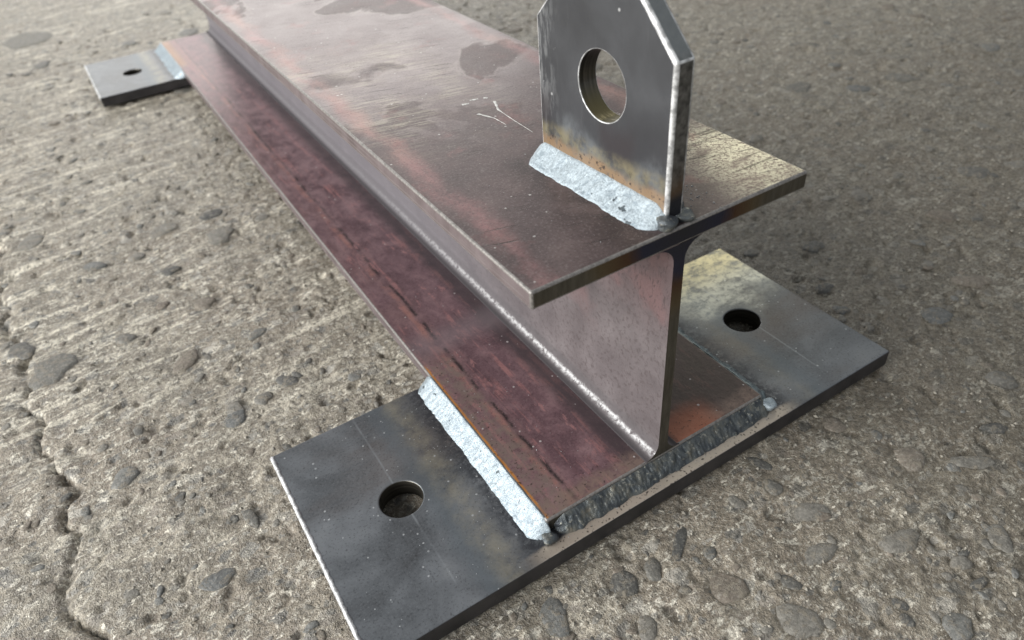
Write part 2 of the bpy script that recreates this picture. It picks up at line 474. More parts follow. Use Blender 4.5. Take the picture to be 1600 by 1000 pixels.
def mat_lug():
    n = NT('dark_steel_lug_plate')
    cloud = n.noise(28, 5, 0.6, dist=0.4)
    fine = n.noise(380, 4, 0.65)
    zr = n.sub(n.z, ZT)
    col = n.ramp(cloud, [(0.3, (0.054, 0.056, 0.062)), (0.52, (0.068, 0.071, 0.078)), (0.75, (0.092, 0.096, 0.105))])
    gr = n.noise(1, 3, 0.7, vec=n.scaled(60, 260, 34, 0.2))
    col = n.mix(n.ss(gr, 0.58, 0.80, 0, 0.18), col, (0.19, 0.20, 0.21))
    # worn far edge
    we = n.mul(n.ss(n.y, 0.066, 0.082), n.ss(n.noise(1, 4, 0.7, vec=n.scaled(80, 300, 70, 1.2)), 0.48, 0.62))
    col = n.mix(n.mul(we, 0.55), col, (0.30, 0.31, 0.32))
    # heat tint above the weld: orange toe, straw, blue-grey, and two dark tongues
    wob = n.mul(n.sub(n.noise(60, 5, 0.65), 0.5), 0.010)
    d = n.add(zr, wob)
    tone = n.math('SINE', n.mul(n.add(n.y, 0.0065), 118.0))
    d2 = n.sub(d, n.mul(tone, 0.0055))
    pale = n.mul(n.ss(d2, 0.024, 0.014), n.ss(n.noise(70, 5, 0.65, vec=n.scaled(1, 1.6, 0.9, 4)), 0.30, 0.65))
    col = n.mix(n.mul(pale, 0.60), col, (0.25, 0.275, 0.295))
    tong = n.mul(n.band(d2, 0.028, 0.006, 0.006), n.ss(tone, 0.0, -0.7))
    col = n.mix(n.mul(tong, 0.75), col, (0.055, 0.048, 0.052))
    straw = n.mul(n.band(d, 0.0148, 0.0026, 0.0036), n.ss(n.noise(90, 4, 0.65), 0.32, 0.56))
    col = n.mix(n.mul(straw, 0.65), col, (0.33, 0.285, 0.165))
    orange = n.mul(n.ss(d, 0.0140, 0.0100), n.ss(n.noise(130, 5, 0.7), 0.25, 0.50))
    col = n.mix(n.mul(orange, 0.72), col, (0.40, 0.255, 0.135))
    pit = n.mul(n.ss(n.noise(260, 4, 0.7), 0.57, 0.64), n.ss(d, 0.017, 0.012))
    col = n.mix(n.mul(pit, 0.85), col, (0.045, 0.035, 0.035))
    sp = specks(n, 480, 0.95)
    col = n.mix(sp, col, (0.50, 0.51, 0.52))
    rough = n.add(0.40, n.mul(n.sub(cloud, 0.5), 0.3))
    h = n.add(n.mul(fine, 0.5), n.add(n.mul(gr, 0.6), n.sub(sp, n.mul(pit, 0.8))))
    return n.out(col, 0.45, n.add(rough, 0.04), n.bump(h, 0.25, 0.0004))


def mat_lug_edge():
    n = NT('cut_lug_edge')
    fine = n.noise(330, 5, 0.7)
    zr = n.sub(n.z, ZT)
    up = n.ss(zr, 0.060, 0.066)
    col = n.ramp(fine, [(0.35, (0.085, 0.084, 0.081)), (0.65, (0.26, 0.255, 0.245))])
    col = n.mix(n.mul(up, 0.8), col, (0.27, 0.29, 0.295))
    hot = n.ss(n.add(zr, n.mul(n.sub(n.noise(50, 4), 0.5), 0.012)), 0.026, 0.014)
    col = n.mix(n.mul(hot, 0.7), col, (0.15, 0.085, 0.04))
    hot2 = n.ss(n.add(zr, n.mul(n.sub(n.noise(50, 4), 0.5), 0.008)), 0.015, 0.009)
    col = n.mix(hot2, col, (0.035, 0.038, 0.050))
    return n.out(col, 0.65, 0.36, n.bump(fine, 0.45, 0.0005))


def mat_bore(name, straw):
    n = NT(name)
    st = n.noise(1, 3, 0.6, vec=n.scaled(500, 25, 25) if straw else n.scaled(20, 20, 400))
    col = n.ramp(st, [(0.35, (0.04, 0.038, 0.032)), (0.65, (0.14, 0.13, 0.11))])
    if straw:
        col = n.mix(n.ss(n.sub(n.z, ZT), 0.042, 0.031), col, (0.17, 0.145, 0.075))
    return n.out(col, 0.8, 0.30, n.bump(n.add(st, n.noise(400, 3)), 0.4, 0.0004))


def mat_weld_bright():
    n = NT('bright_weld_metal')
    fine = n.noise(620, 5, 0.78, dist=1.6)
    mid = n.noise(210, 4, 0.7, dist=0.8)
    col = n.ramp(fine, [(0.34, (0.22, 0.265, 0.30)), (0.46, (0.39, 0.455, 0.50)), (0.58, (0.52, 0.60, 0.65)), (0.72, (0.70, 0.77, 0.81))])
    col = n.mix(n.ss(mid, 0.48, 0.36, 0, 0.65), col, (0.24, 0.30, 0.35))
    pit = n.ss(n.noise(170, 3, 0.6, vec=n.scaled(1, 1, 1, 3)), 0.675, 0.70)
    col = n.mix(n.mul(pit, 0.9), col, (0.05, 0.065, 0.075))
    h = n.add(fine, n.sub(n.mul(mid, 0.8), pit))
    return n.out(col, 0.5, 0.40, n.bump(h, 0.65, 0.0006))


def mat_weld_dark():
    n = NT('blue_black_weld_metal')
    fine = n.noise(420, 5, 0.7)
    mid = n.noise(120, 4, 0.6)
    col = n.ramp(mid, [(0.3, (0.066, 0.074, 0.086)), (0.48, (0.125, 0.140, 0.148)), (0.60, (0.20, 0.205, 0.19)), (0.72, (0.32, 0.27, 0.20))])
    col = n.mix(n.ss(fine, 0.57, 0.66), col, (0.44, 0.43, 0.37))
    return n.out(col, 0.6, 0.36, n.bump(n.add(fine, mid), 0.7, 0.0010))


def mat_simple(name, col, met, rough, sc=300, b=0.3):
    n = NT(name)
    k = n.noise(sc, 4, 0.65)
    c = n.mix(n.ss(k, 0.35, 0.65), tuple(v * 0.6 for v in col), col)
    return n.out(c, met, rough, n.bump(k, b, 0.0004))


def mat_floor():
    n = NT('worn_concrete')
    a = n.noise(9, 6, 0.62)
    b = n.noise(95, 5, 0.74, dist=0.4)
    c = n.noise(430, 3, 0.74)
    g = n.noise(1300, 2, 0.65)
    col = n.ramp(b, [(0.30, (0.105, 0.088, 0.066)), (0.44, (0.235, 0.205, 0.160)), (0.56, (0.355, 0.314, 0.248)), (0.70, (0.60, 0.545, 0.44))])
    col = n.mix(n.ss(a, 0.42, 0.62, 0, 0.55), col, (0.27, 0.220, 0.168))
    # mortar grains, dark and pale
    col = n.mix(n.ss(c, 0.52, 0.40, 0, 0.70), col, (0.140, 0.125, 0.104))
    col = n.mix(n.ss(c, 0.55, 0.64, 0, 0.70), col, (0.58, 0.55, 0.485))
    col = n.mix(n.ss(g, 0.60, 0.70, 0, 0.60), col, (0.09, 0.082, 0.07))
    # exposed fine aggregate: small rounded grains, grey, brown and pale
    hgt = n.mul(c, 0.9)
    for sc, thr, off in ((85, 0.66, 1.0), (190, 0.58, 6.0)):
        w = n.t.nodes.new('ShaderNodeVectorMath')
        w.operation = 'ADD'
        n.t.links.new(n.scaled(1, 1.25, 1, off), w.inputs[0])
        nz = n.noise(sc * 1.7, 2, 0.6, color=True)
        w2 = n.t.nodes.new('ShaderNodeVectorMath')
        w2.operation = 'SCALE'
        n.t.links.new(nz, w2.inputs[0])
        w2.inputs['Scale'].default_value = 0.70 / sc
        n.t.links.new(w2.outputs[0], w.inputs[1])
        v = n.voro(sc, vec=w.outputs[0])
        vc = n.voro(sc, vec=w.outputs[0], out='Color')
        s = n.t.nodes.new('ShaderNodeSeparateColor')
        n.t.links.new(vc, s.inputs[0])
        m = n.mul(n.ss(v, 0.44, 0.36), n.ss(s.outputs[0], thr, thr + 0.03))
        sc_ = n.ramp(s.outputs[1], [(0.0, (0.085, 0.090, 0.092)), (0.35, (0.19, 0.185, 0.17)), (0.6, (0.26, 0.22, 0.18)), (0.82, (0.32, 0.31, 0.285)), (1.0, (0.56, 0.53, 0.47))])
        sc_ = n.mix(n.ss(c, 0.50, 0.65, 0, 0.4), sc_, (0.40, 0.38, 0.34))
        col = n.mix(n.mul(m, 0.70), col, sc_)
    # pale scrape marks
    for rot, off, thr in ((-0.05, 0.7, 0.54), (-0.35, 3.3, 0.575)):
        s1 = n.noise(1, 4, 0.74, vec=n.scaled(8, 95, 8, off, rot=rot))
        mk = n.mul(n.ss(s1, thr, thr + 0.07), n.ss(c, 0.36, 0.54))
        mk = n.mul(mk, n.ss(n.noise(4.0, 2, 0.5, vec=n.scaled(1, 1, 1, off + 2)), 0.36, 0.52))
        mk = n.mul(mk, n.mul(n.ss(n.x, 0.25, -0.05), n.ss(n.y, 0.10, 0.30, 0.25, 1.0)))
        col = n.mix(n.mul(mk, 0.9), col, (0.80, 0.745, 0.62))
    # chalky flecks, painted glints and dark grime
    fk = n.ss(n.noise(190, 4, 0.80, vec=n.scaled(1, 1.5, 1, 8)), 0.555, 0.615)
    col = n.mix(n.mul(fk, 0.90), col, (0.82, 0.77, 0.655))
    glint_flecks = n.ss(n.noise(68, 4, 0.72, vec=n.scaled(0.8, 1.5, 1, 21)), 0.60, 0.66)  # coarser pale flecks, specular glints painted into the colour
    col = n.mix(n.mul(glint_flecks, n.ss(c, 0.40, 0.55, 0.25, 0.9)), col, (0.80, 0.755, 0.65))
    gm = n.ss(n.noise(26, 5, 0.75, vec=n.scaled(1, 1, 1, 15)), 0.56, 0.72)
    col = n.mix(n.mul(gm, 0.45), col, (0.12, 0.106, 0.088))
    # light falling off to the right hand side, painted into the floor colour
    right_shade = n.ss(n.add(n.x, n.mul(n.sub(n.noise(5, 4, 0.6), 0.5), 0.20)), -0.04, 0.20)
    right_shade = n.mul(right_shade, n.ss(n.y, 0.60, 0.0))
    col = n.mix(n.mul(right_shade, 0.85), col, n.mix(0.58, col, (0.070, 0.058, 0.036)))
    rough = n.add(0.42, n.mul(n.sub(c, 0.5), 0.8))
    rough = n.sub(rough, n.mul(right_shade, 0.10))
    hgt = n.add(hgt, n.add(n.mul(g, 0.55), n.add(n.mul(fk, 0.3), n.mul(b, 1.1))))
    return n.out(col, 0.0, rough, n.bump(hgt, 1.0, 0.0013), spec=0.7)


def mat_stone(name, c0, c1, rough):
    n = NT(name)
    r = n.rand()
    geo = n.t.nodes.new('ShaderNodeNewGeometry').outputs['Position']
    k = n.noise(140, 5, 0.7, vec=geo)
    f = n.noise(620, 4, 0.75, vec=geo)
    tn = n.mix(r, c0, c1)
    col = n.mix(n.ss(k, 0.35, 0.70), n.mix(0.45, tn, (0.05, 0.047, 0.04)), tn)
    col = n.mix(n.ss(f, 0.52, 0.64, 0, 0.6), col, (0.38, 0.36, 0.315))
    col = n.mix(n.ss(f, 0.46, 0.36, 0, 0.5), col, (0.06, 0.056, 0.048))
    # cement film still clinging to part of the stone
    film = n.ss(n.noise(210, 6, 0.75, vec=geo), 0.50, 0.60)
    col = n.mix(n.mul(film, 0.75), col, (0.285, 0.252, 0.200))
    return n.out(col, 0.0, rough, n.bump(n.add(f, n.add(k, film)), 0.6, 0.0010))


MAT = dict(plate=mat_plate(), plate_edge=mat_plate_edge(), edge=mat_ground_edge(), top=mat_top_flange(),
           bot=mat_bottom_flange(), web=mat_web(), side=mat_flange_side(), saw=mat_saw_cut(), lug=mat_lug(),
           lug_edge=mat_lug_edge(), bore=mat_bore('torch_cut_bore', True), bore2=mat_bore('drilled_bore', False),
           wb=mat_weld_bright(), wd=mat_weld_dark(), wg=mat_simple('grey_weld_metal', (0.30, 0.355, 0.37), 0.6, 0.36, 330, 0.7),
           chalk=mat_simple('white_chalk', (0.80, 0.79, 0.76), 0, 0.8),
           spatter=mat_simple('spatter_steel', (0.55, 0.57, 0.58), 0.8, 0.3),
           worn=mat_simple('worn_flange_arris', (0.34, 0.32, 0.305), 0.4, 0.4, 700, 0.2),
           floor=mat_floor(),
           st_dark=mat_stone('dark_stone', (0.085, 0.088, 0.088), (0.16, 0.155, 0.14), 0.42),
           st_grey=mat_stone('grey_stone', (0.19, 0.185, 0.168), (0.31, 0.29, 0.255), 0.5),
           st_brown=mat_stone('brown_stone', (0.20, 0.16, 0.125), (0.29, 0.25, 0.205), 0.5),
           st_blue=mat_stone('blue_grey_stone', (0.15, 0.158, 0.16), (0.25, 0.25, 0.235), 0.45),
           grit=mat_simple('sand_grit', (0.42, 0.39, 0.33), 0, 0.6, 120))


# ------------------------------------------------------------------ mesh helpers
def mesh_obj(name, verts, faces, mats, parent=None, smooth=False, mat_idx=None):
    me = bpy.data.meshes.new(name)
    me.from_pydata([tuple(v) for v in verts], [], faces)
    for m in mats:
        me.materials.append(m)
    if mat_idx is not None:
        me.polygons.foreach_set('material_index', mat_idx)
    if smooth:
        me.polygons.foreach_set('use_smooth', [True] * len(me.polygons))
    me.update()
    o = bpy.data.objects.new(name, me)
    C.objects.link(o)
    if parent is not None:
        o.parent = parent
    return o


def bevel(o, w, seg=2, mat=-1, ang=30):
    m = o.modifiers.new('bevel', 'BEVEL')
    m.width = w
    m.segments = seg
    m.limit_method = 'ANGLE'
    m.angle_limit = R(ang)
    m.material = mat
    m.harden_normals = True
    return m


def holed_slab(name, outline, holes, t, mats, to_world, parent, nseg=48):
    """a slab whose outline (2D polygon) carries round holes; faces: 0 = caps, 1 = rim, 2 = bore"""
    bm = bmesh.new()
    vcache = {}

    def vert(x, y):
        key = (round(x, 6), round(y, 6))
        if key not in vcache:
            vcache[key] = bm.verts.new((x, y, 0))
        return vcache[key]

    cells = [(list(outline), holes[0])]
    if len(holes) == 2:
        (ax0, ay0), (ax1, ay1) = outline[0], outline[2]
        cells = [([(ax0, ay0), (0, ay0), (0, ay1), (ax0, ay1)], holes[0]), ([(0, ay0), (ax1, ay0), (ax1, ay1), (0, ay1)], holes[1])]
    for poly, (cx, cy, r) in cells:
        angs = [2 * math.pi * k / nseg for k in range(nseg)]
        for (px, py) in poly:
            w = math.atan2(py - cy, px - cx) % (2 * math.pi)
            k = min(range(nseg), key=lambda q: abs((angs[q] - w + math.pi) % (2 * math.pi) - math.pi))
            angs[k] = w
        angs.sort()
        inner, outer = [], []
        for t_ in angs:
            dx_, dy_ = math.cos(t_), math.sin(t_)
            best = 9.0
            for q in range(len(poly)):
                (x0, y0), (x1, y1) = poly[q], poly[(q + 1) % len(poly)]
                ex, ey = x1 - x0, y1 - y0
                den = dx_ * ey - dy_ * ex
                if abs(den) < 1e-12:
                    continue
                k1 = ((x0 - cx) * ey - (y0 - cy) * ex) / den
                k2 = ((x0 - cx) * dy_ - (y0 - cy) * dx_) / den
                if k1 > 0 and -1e-6 <= k2 <= 1 + 1e-6:
                    best = min(best, k1)
            ox_, oy_ = cx + best * dx_, cy + best * dy_
            if len(holes) == 2 and abs(ox_) < 1e-6:          # the seam under the beam is one straight edge
                oy_ = poly[0][1] if oy_ < 0.5 * (poly[0][1] + poly[2][1]) else poly[2][1]
            inner.append(vert(cx + r * dx_, cy + r * dy_))
            outer.append(vert(ox_, oy_))
        for k in range(nseg):
            k2 = (k + 1) % nseg
            ring = []
            for q in (inner[k], inner[k2], outer[k2], outer[k]):
                if q not in ring:
                    ring.append(q)
            bm.faces.new(ring)
    bmesh.ops.recalc_face_normals(bm, faces=bm.faces[:])
    for f in bm.faces:
        if f.normal.z > 0:
            f.normal_flip()
    r = bmesh.ops.extrude_face_region(bm, geom=bm.faces[:])
    up = [g for g in r['geom'] if isinstance(g, bmesh.types.BMVert)]
    bmesh.ops.translate(bm, verts=up, vec=(0, 0, t))
    bmesh.ops.recalc_face_normals(bm, faces=bm.faces[:])
    for f in bm.faces:
        if abs(f.normal.z) > 0.9:
            f.material_index = 0
        else:
            c = f.calc_center_median()
            f.material_index = 1
            for (cx, cy, rad) in holes:
                if abs(math.hypot(c.x - cx, c.y - cy) - rad) < rad * 0.06:
                    f.material_index = 2
                    f.smooth = True
    for v in bm.verts:
        v.co = to_world(v.co)
    bmesh.ops.recalc_face_normals(bm, faces=bm.faces[:])
    me = bpy.data.meshes.new(name)
    bm.to_mesh(me)
    bm.free()
    for m in mats:
        me.materials.append(m)
    o = bpy.data.objects.new(name, me)
    C.objects.link(o)
    o.parent = parent
    return o


rng = np.random.default_rng(11)


def hash2(ix, iy, seed):
    h = (ix.astype(np.int64) * 374761393 + iy.astype(np.int64) * 668265263 + seed * 974634777) & 0xffffffff
    h = ((h ^ (h >> 13)) * 1274126177) & 0xffffffff
    h = h ^ (h >> 16)
    return (h & 0xffff) / 65535.0


def vnoise(x, y, seed):
    ix, iy = np.floor(x), np.floor(y)
    fx, fy = x - ix, y - iy
    ux, uy = fx * fx * fx * (fx * (fx * 6 - 15) + 10), fy * fy * fy * (fy * (fy * 6 - 15) + 10)
    ix, iy = ix.astype(np.int64), iy.astype(np.int64)
    a, b = hash2(ix, iy, seed), hash2(ix + 1, iy, seed)
    c, d = hash2(ix, iy + 1, seed), hash2(ix + 1, iy + 1, seed)
    return (a + (b - a) * ux) * (1 - uy) + (c + (d - c) * ux) * uy - 0.5


def fbm(x, y, scale, octs, seed, gain=0.5):
    s, amp = 0.0, 1.0
    for k in range(octs):
        a = 0.6 + k
        s = s + amp * vnoise((x * math.cos(a) - y * math.sin(a)) * scale, (x * math.sin(a) + y * math.cos(a)) * scale, seed + k)
        scale *= 2.03
        amp *= gain
    return s


# ------------------------------------------------------------------ the floor and its stones
CRACK = [(-0.300, 0.62), (-0.288, 0.52), (-0.289, 0.408), (-0.285, 0.342), (-0.279, 0.290), (-0.2805, 0.262), (-0.278, 0.231), (-0.268, 0.195),
         (-0.264, 0.181), (-0.270, 0.164), (-0.271, 0.140), (-0.279, 0.117), (-0.278, 0.103), (-0.262, 0.080), (-0.258, 0.05), (-0.27, 0.0)]
# hand-set stones: x, y, length, width, angle (degrees), kind
STONES = []


def stone(x, y, l, w, a, kind, big=1.0, var=None):
    STONES.append((x, y, l, w, a, kind, big, var))


stone(-0.0161, -0.0326, 0.0225, 0.0066, 36, 'st_dark', 1.0)
stone(-0.0149, -0.0631, 0.0178, 0.0159, 101, 'st_brown', 1.0)
stone(0.0099, -0.0771, 0.0102, 0.0069, 107, 'st_dark', 1.0)
stone(0.0328, -0.0743, 0.0195, 0.0096, 166, 'st_grey', 1.0)
stone(-0.0518, -0.0350, 0.0145, 0.0130, 139, 'st_dark', 1.0)
stone(-0.0569, -0.0573, 0.0131, 0.0084, 58, 'st_grey', 1.0)
stone(-0.0363, -0.0372, 0.0123, 0.0084, 58, 'st_grey', 1.0)
stone(-0.0083, -0.0450, 0.0071, 0.0059, 70, 'st_blue', 1.0)
stone(0.0504, -0.0216, 0.0141, 0.0071, 116, 'st_dark', 1.0)
stone(0.4142, 0.0920, 0.0235, 0.0209, 135, 'st_dark', 1.0)
stone(0.1019, -0.0254, 0.0121, 0.0117, 93, 'st_brown', 1.0)
stone(0.0854, -0.1106, 0.0057, 0.0033, 159, 'st_dark', 1.0)
stone(0.0767, -0.1232, 0.0099, 0.0048, 173, 'st_dark', 1.0)
stone(0.0800, -0.1129, 0.0102, 0.0069, 164, 'st_grey', 1.0)
stone(0.1370, -0.0819, 0.0210, 0.0090, 142, 'st_grey', 1.0)
stone(-0.0008, -0.0918, 0.0212, 0.0160, 108, 'st_grey', 1.0)
stone(0.0513, -0.1299, 0.0150, 0.0126, 172, 'st_blue', 1.0)
stone(-0.2649, 0.3011, 0.0329, 0.0310, 22, 'st_grey', 1.0)
stone(-0.2818, 0.3365, 0.0221, 0.0170, 95, 'st_dark', 1.0)
stone(-0.2101, 0.0764, 0.0180, 0.0102, 170, 'st_blue', 1.0)
stone(-0.2386, 0.1719, 0.0152, 0.0149, 167, 'st_blue', 1.0)
stone(-0.1743, 0.1801, 0.0159, 0.0140, 5, 'st_blue', 1.0)
stone(-0.1379, 0.1936, 0.0171, 0.0098, 120, 'st_dark', 1.0)
stone(-0.1547, 0.1869, 0.0117, 0.0108, 155, 'st_grey', 1.0)
stone(-0.1304, 0.1949, 0.0087, 0.0043, 115, 'st_dark', 1.0)
stone(-0.1723, 0.1877, 0.0131, 0.0113, 76, 'st_grey', 1.0)
stone(-0.1010, 0.1708, 0.0096, 0.0079, 106, 'st_blue', 1.0)
stone(0.0478, -0.0565, 0.0195, 0.0104, 156, 'st_grey', 1.0)
stone(0.0438, -0.0360, 0.0100, 0.0092, 42, 'st_grey', 1.0)
stone(0.0494, -0.0590, 0.0121, 0.0080, 115, 'st_brown', 1.0)
stone(0.1141, -0.0630, 0.0161, 0.0159, 103, 'st_brown', 1.0)
stone(0.0684, -0.0906, 0.0208, 0.0118, 165, 'st_grey', 1.0)
stone(0.2046, -0.0563, 0.0177, 0.0152, 132, 'st_grey', 1.0)
stone(0.1054, -0.1151, 0.0155, 0.0105, 50, 'st_grey', 1.0)
stone(0.0225, -0.0318, 0.0100, 0.0063, 94, 'st_grey', 1.0)
stone(-0.2227, 1.1630, 0.0890, 0.0695, 63, 'st_grey', 1.0)
stone(0.5427, 0.2519, 0.0359, 0.0215, 123, 'st_grey', 1.0)
stone(0.2608, 0.2552, 0.0115, 0.0081, 0, 'st_grey', 1.0)
stone(0.3363, 0.0678, 0.0215, 0.0176, 129, 'st_brown', 1.0)
stone(0.2293, 0.0983, 0.0175, 0.0155, 136, 'st_dark', 1.0)
stone(0.3159, 0.1251, 0.0168, 0.0144, 51, 'st_grey', 1.0)
stone(-0.1868, 0.1030, 0.0161, 0.0061, 98, 'st_dark', 1.0)
stone(-0.1729, 0.3719, 0.0152, 0.0117, 149, 'st_dark', 1.0)
stone(-0.2232, 0.4188, 0.0190, 0.0138, 131, 'st_blue', 1.0)
stone(-0.1915, 0.4106, 0.0129, 0.0123, 74, 'st_grey', 1.0)
stone(-0.0770, 0.7710, 0.0233, 0.0223, 74, 'st_grey', 1.0)
stone(-0.1552, 0.1388, 0.0086, 0.0040, 111, 'st_dark', 1.0)
stone(0.0401, -0.1101, 0.0075, 0.0055, 93, 'st_dark', 1.0)
stone(0.0366, -0.1165, 0.0065, 0.0053, 84, 'st_dark', 1.0)


srng = random.Random(5)
placed = [(s[0], s[1], max(s[2], s[3]) * 0.5) for s in STONES]
foot = [(XL, XR, YN, YF), (-HH, HH, 0, LEN), (XL, XR, Y2N, Y2F)]


def under_steel(x, y, m):
    return any(a - m < x < b + m and c - m < y < d + m for a, b, c, d in foot)


tries = 0
while len(STONES) < 300 and tries < 60000:
    tries += 1
    # more and smaller stones close to the plate, fewer and larger far off
    d = 0.10 + 1.25 * srng.random() ** 1.25
    az = R(srng.uniform(-16, 82))
    x = -0.173 + d * math.sin(az)
    y = -0.174 + d * math.cos(az)
    l = (0.006 + 0.016 * srng.random() ** 2.2) * (0.75 + 0.9 * d)
    w = l * srng.uniform(0.45, 0.9)
    if under_steel(x, y, l * 0.55 + 0.001):
        continue
    if any((x - px) ** 2 + (y - py) ** 2 < (pr + l * 0.55 + 0.002) ** 2 for px, py, pr in placed):
        continue
    placed.append((x, y, l * 0.5))
    STONES.append((x, y, l, w, srng.uniform(0, 180), srng.choices(['st_dark', 'st_grey', 'st_brown', 'st_blue'], (1.5, 5.0, 2.2, 2.0))[0], 1.0, None))


def axis(lo, hi, centre, s0, k):
    """grid line positions: fine round the plate, coarser away from it"""
    p, q = [centre], [centre]
    while p[-1] < hi:
        p.append(p[-1] + s0 + k * max(0.0, abs(p[-1] - centre) - 0.16))
    while q[-1] > lo:
        q.append(q[-1] - s0 - k * max(0.0, abs(q[-1] - centre) - 0.16))
    return np.array(q[:0:-1] + p)


gx = axis(-3.5, 3.5, 0.0, 0.00125, 0.0072)
gy = axis(-3.0, 5.0, 0.06, 0.00125, 0.0066)
GX, GY = np.meshgrid(gx, gy)
h = -0.0024 + 0.0016 * fbm(GX, GY, 16, 3, 3) + 0.0016 * fbm(GX, GY, 62, 4, 21, 0.60)
# small lumps of aggregate standing out of the matrix
f1 = fbm(GX, GY, 150, 2, 77)
h = h + 0.0007 * np.clip(f1 - 0.14, 0, 0.5) * 2
# eroded pits
pit = fbm(GX, GY, 95, 3, 51, 0.55)
h = h - 0.0090 * np.clip(pit - 0.36, 0, 0.25)
# scrape grooves
gro = fbm(GX * 0.12 + GY * 0.02, GY * 1.0 - GX * 0.08, 130, 2, 91)
h = h - 0.0012 * np.clip(gro - 0.18, 0, 0.4)
# the crack
cw = 0.0007 + 0.0016 * (vnoise(GX * 90, GY * 90, 5) + 0.5)
sel = (GX > -0.34) & (GX < -0.22) & (GY > -0.05) & (GY < 0.68)
X_, Y_ = GX[sel], GY[sel]
X_ = X_ + 0.010 * fbm(X_, Y_, 60, 3, 61)
Y_ = Y_ + 0.006 * fbm(X_, Y_, 60, 3, 62)
dm = np.full(X_.shape, 9.0)
side = np.zeros(X_.shape)
for (ax_, ay_), (bx_, by_) in zip(CRACK[:-1], CRACK[1:]):
    vx, vy = bx_ - ax_, by_ - ay_
    t = np.clip(((X_ - ax_) * vx + (Y_ - ay_) * vy) / (vx * vx + vy * vy), 0, 1)
    dd = np.hypot(X_ - ax_ - t * vx, Y_ - ay_ - t * vy)
    sg = np.sign((X_ - ax_) * vy - (Y_ - ay_) * vx)
    side = np.where(dd < dm, sg, side)
    dm = np.minimum(dm, dd)
hc = h[sel]
hc = hc - (0.0034 + 0.006 * np.clip(vnoise(X_ * 45, Y_ * 45, 8) + 0.25, 0, 1)) * np.exp(-(dm / cw[sel]) ** 2) - 0.0007 * np.where(side > 0, np.exp(-(dm / 0.012) ** 2), 0)
h[sel] = hc
# a socket round every stone
for (x, y, l, w, a, kind, big, var) in STONES:
    r = l * 0.75
    i0, i1 = np.searchsorted(gx, (x - r, x + r))
    j0, j1 = np.searchsorted(gy, (y - r, y + r))
    if i1 <= i0 or j1 <= j0:
        continue
    sx, sy = GX[j0:j1, i0:i1] - x, GY[j0:j1, i0:i1] - y
    ca, sa = math.cos(R(a)), math.sin(R(a))
    e = np.hypot((sx * ca + sy * sa) / (l / 2), (-sx * sa + sy * ca) / (w / 2))
    wgt = np.clip(1.22 - e, 0, 0.30) / 0.30
    tgt = -0.0027
    h[j0:j1, i0:i1] = h[j0:j1, i0:i1] * (1 - wgt * 0.85) + tgt * wgt * 0.85
for hx_ in (-0.1190, 0.1154):
    h = h - 0.0065 * np.clip(1.3 - np.hypot(GX - hx_, GY - 0.0579) / 0.012, 0, 1)
# the steel stands on the high spots
cap = np.full(h.shape, 0.0012)
for a, b, c, d in (foot[0], foot[2]):
    inside = (GX > a - 0.004) & (GX < b + 0.004) & (GY > c - 0.004) & (GY < d + 0.004)
    cap[inside] = -0.0004 - 0.0022 * np.clip(fbm(GX[inside], GY[inside], 28, 3, 71) + 0.25, 0, 1)
h = np.minimum(h, cap)
ny_, nx_ = h.shape
V = np.stack([GX.ravel(), GY.ravel(), h.ravel()], 1).astype(np.float32)
ii = np.arange(nx_ - 1)[None, :] + nx_ * np.arange(ny_ - 1)[:, None]
F = np.stack([ii, ii + 1, ii + nx_ + 1, ii + nx_], -1).reshape(-1, 4).astype(np.int32)
me = bpy.data.meshes.new('concrete_floor')
me.vertices.add(len(V))
me.vertices.foreach_set('co', V.ravel())
me.loops.add(F.size)
me.loops.foreach_set('vertex_index', F.ravel())
me.polygons.add(len(F))
me.polygons.foreach_set('loop_start', np.arange(0, F.size, 4, dtype=np.int32))
me.polygons.foreach_set('use_smooth', np.ones(len(F), dtype=bool))
me.update(calc_edges=True)
me.materials.append(MAT['floor'])
floor = bpy.data.objects.new('concrete_floor', me)
C.objects.link(floor)
floor['kind'] = 'structure'
floor['label'] = 'worn grey concrete floor with exposed stones and a crack'


def floor_z(x, y):
    i = min(max(np.searchsorted(gx, x), 0), nx_ - 1)
    j = min(max(np.searchsorted(gy, y), 0), ny_ - 1)
    return float(h[j, i])


def stone_mesh(seed, nseg=10, angular=0.0):
    """a half-buried stone of unit length and width: base ring, shoulder ring, inner ring, crown"""
    r = random.Random(seed)
    rad = []
    p1, p2, p3 = r.uniform(0, 6.28), r.uniform(0, 6.28), r.uniform(0, 6.28)
    for k in range(nseg):
        t = 2 * math.pi * k / nseg
        rad.append(0.5 * (1 + 0.10 * math.sin(2 * t + p1) + 0.10 * math.sin(3 * t + p2) + 0.06 * math.sin(5 * t + p3) + r.uniform(-1, 1) * (0.09 + angular)))
    vs_, fs = [], []
    for rr, z in ((1.06, -0.60), (0.93, 0.16), (0.62, 0.38)):
        for k in range(nseg):
            t = 2 * math.pi * k / nseg
            vs_.append((rad[k] * rr * math.cos(t), rad[k] * rr * math.sin(t), z + (r.uniform(-0.10, 0.10) if z > 0 else 0)))
    vs_.append((r.uniform(-0.1, 0.1), r.uniform(-0.1, 0.1), 0.46))
    for q in range(2):
        for k in range(nseg):
            k2 = (k + 1) % nseg
            fs.append((q * nseg + k, q * nseg + k2, (q + 1) * nseg + k2, (q + 1) * nseg + k))
    for k in range(nseg):
        fs.append((2 * nseg + k, 2 * nseg + (k + 1) % nseg, 3 * nseg))
    return vs_, fs


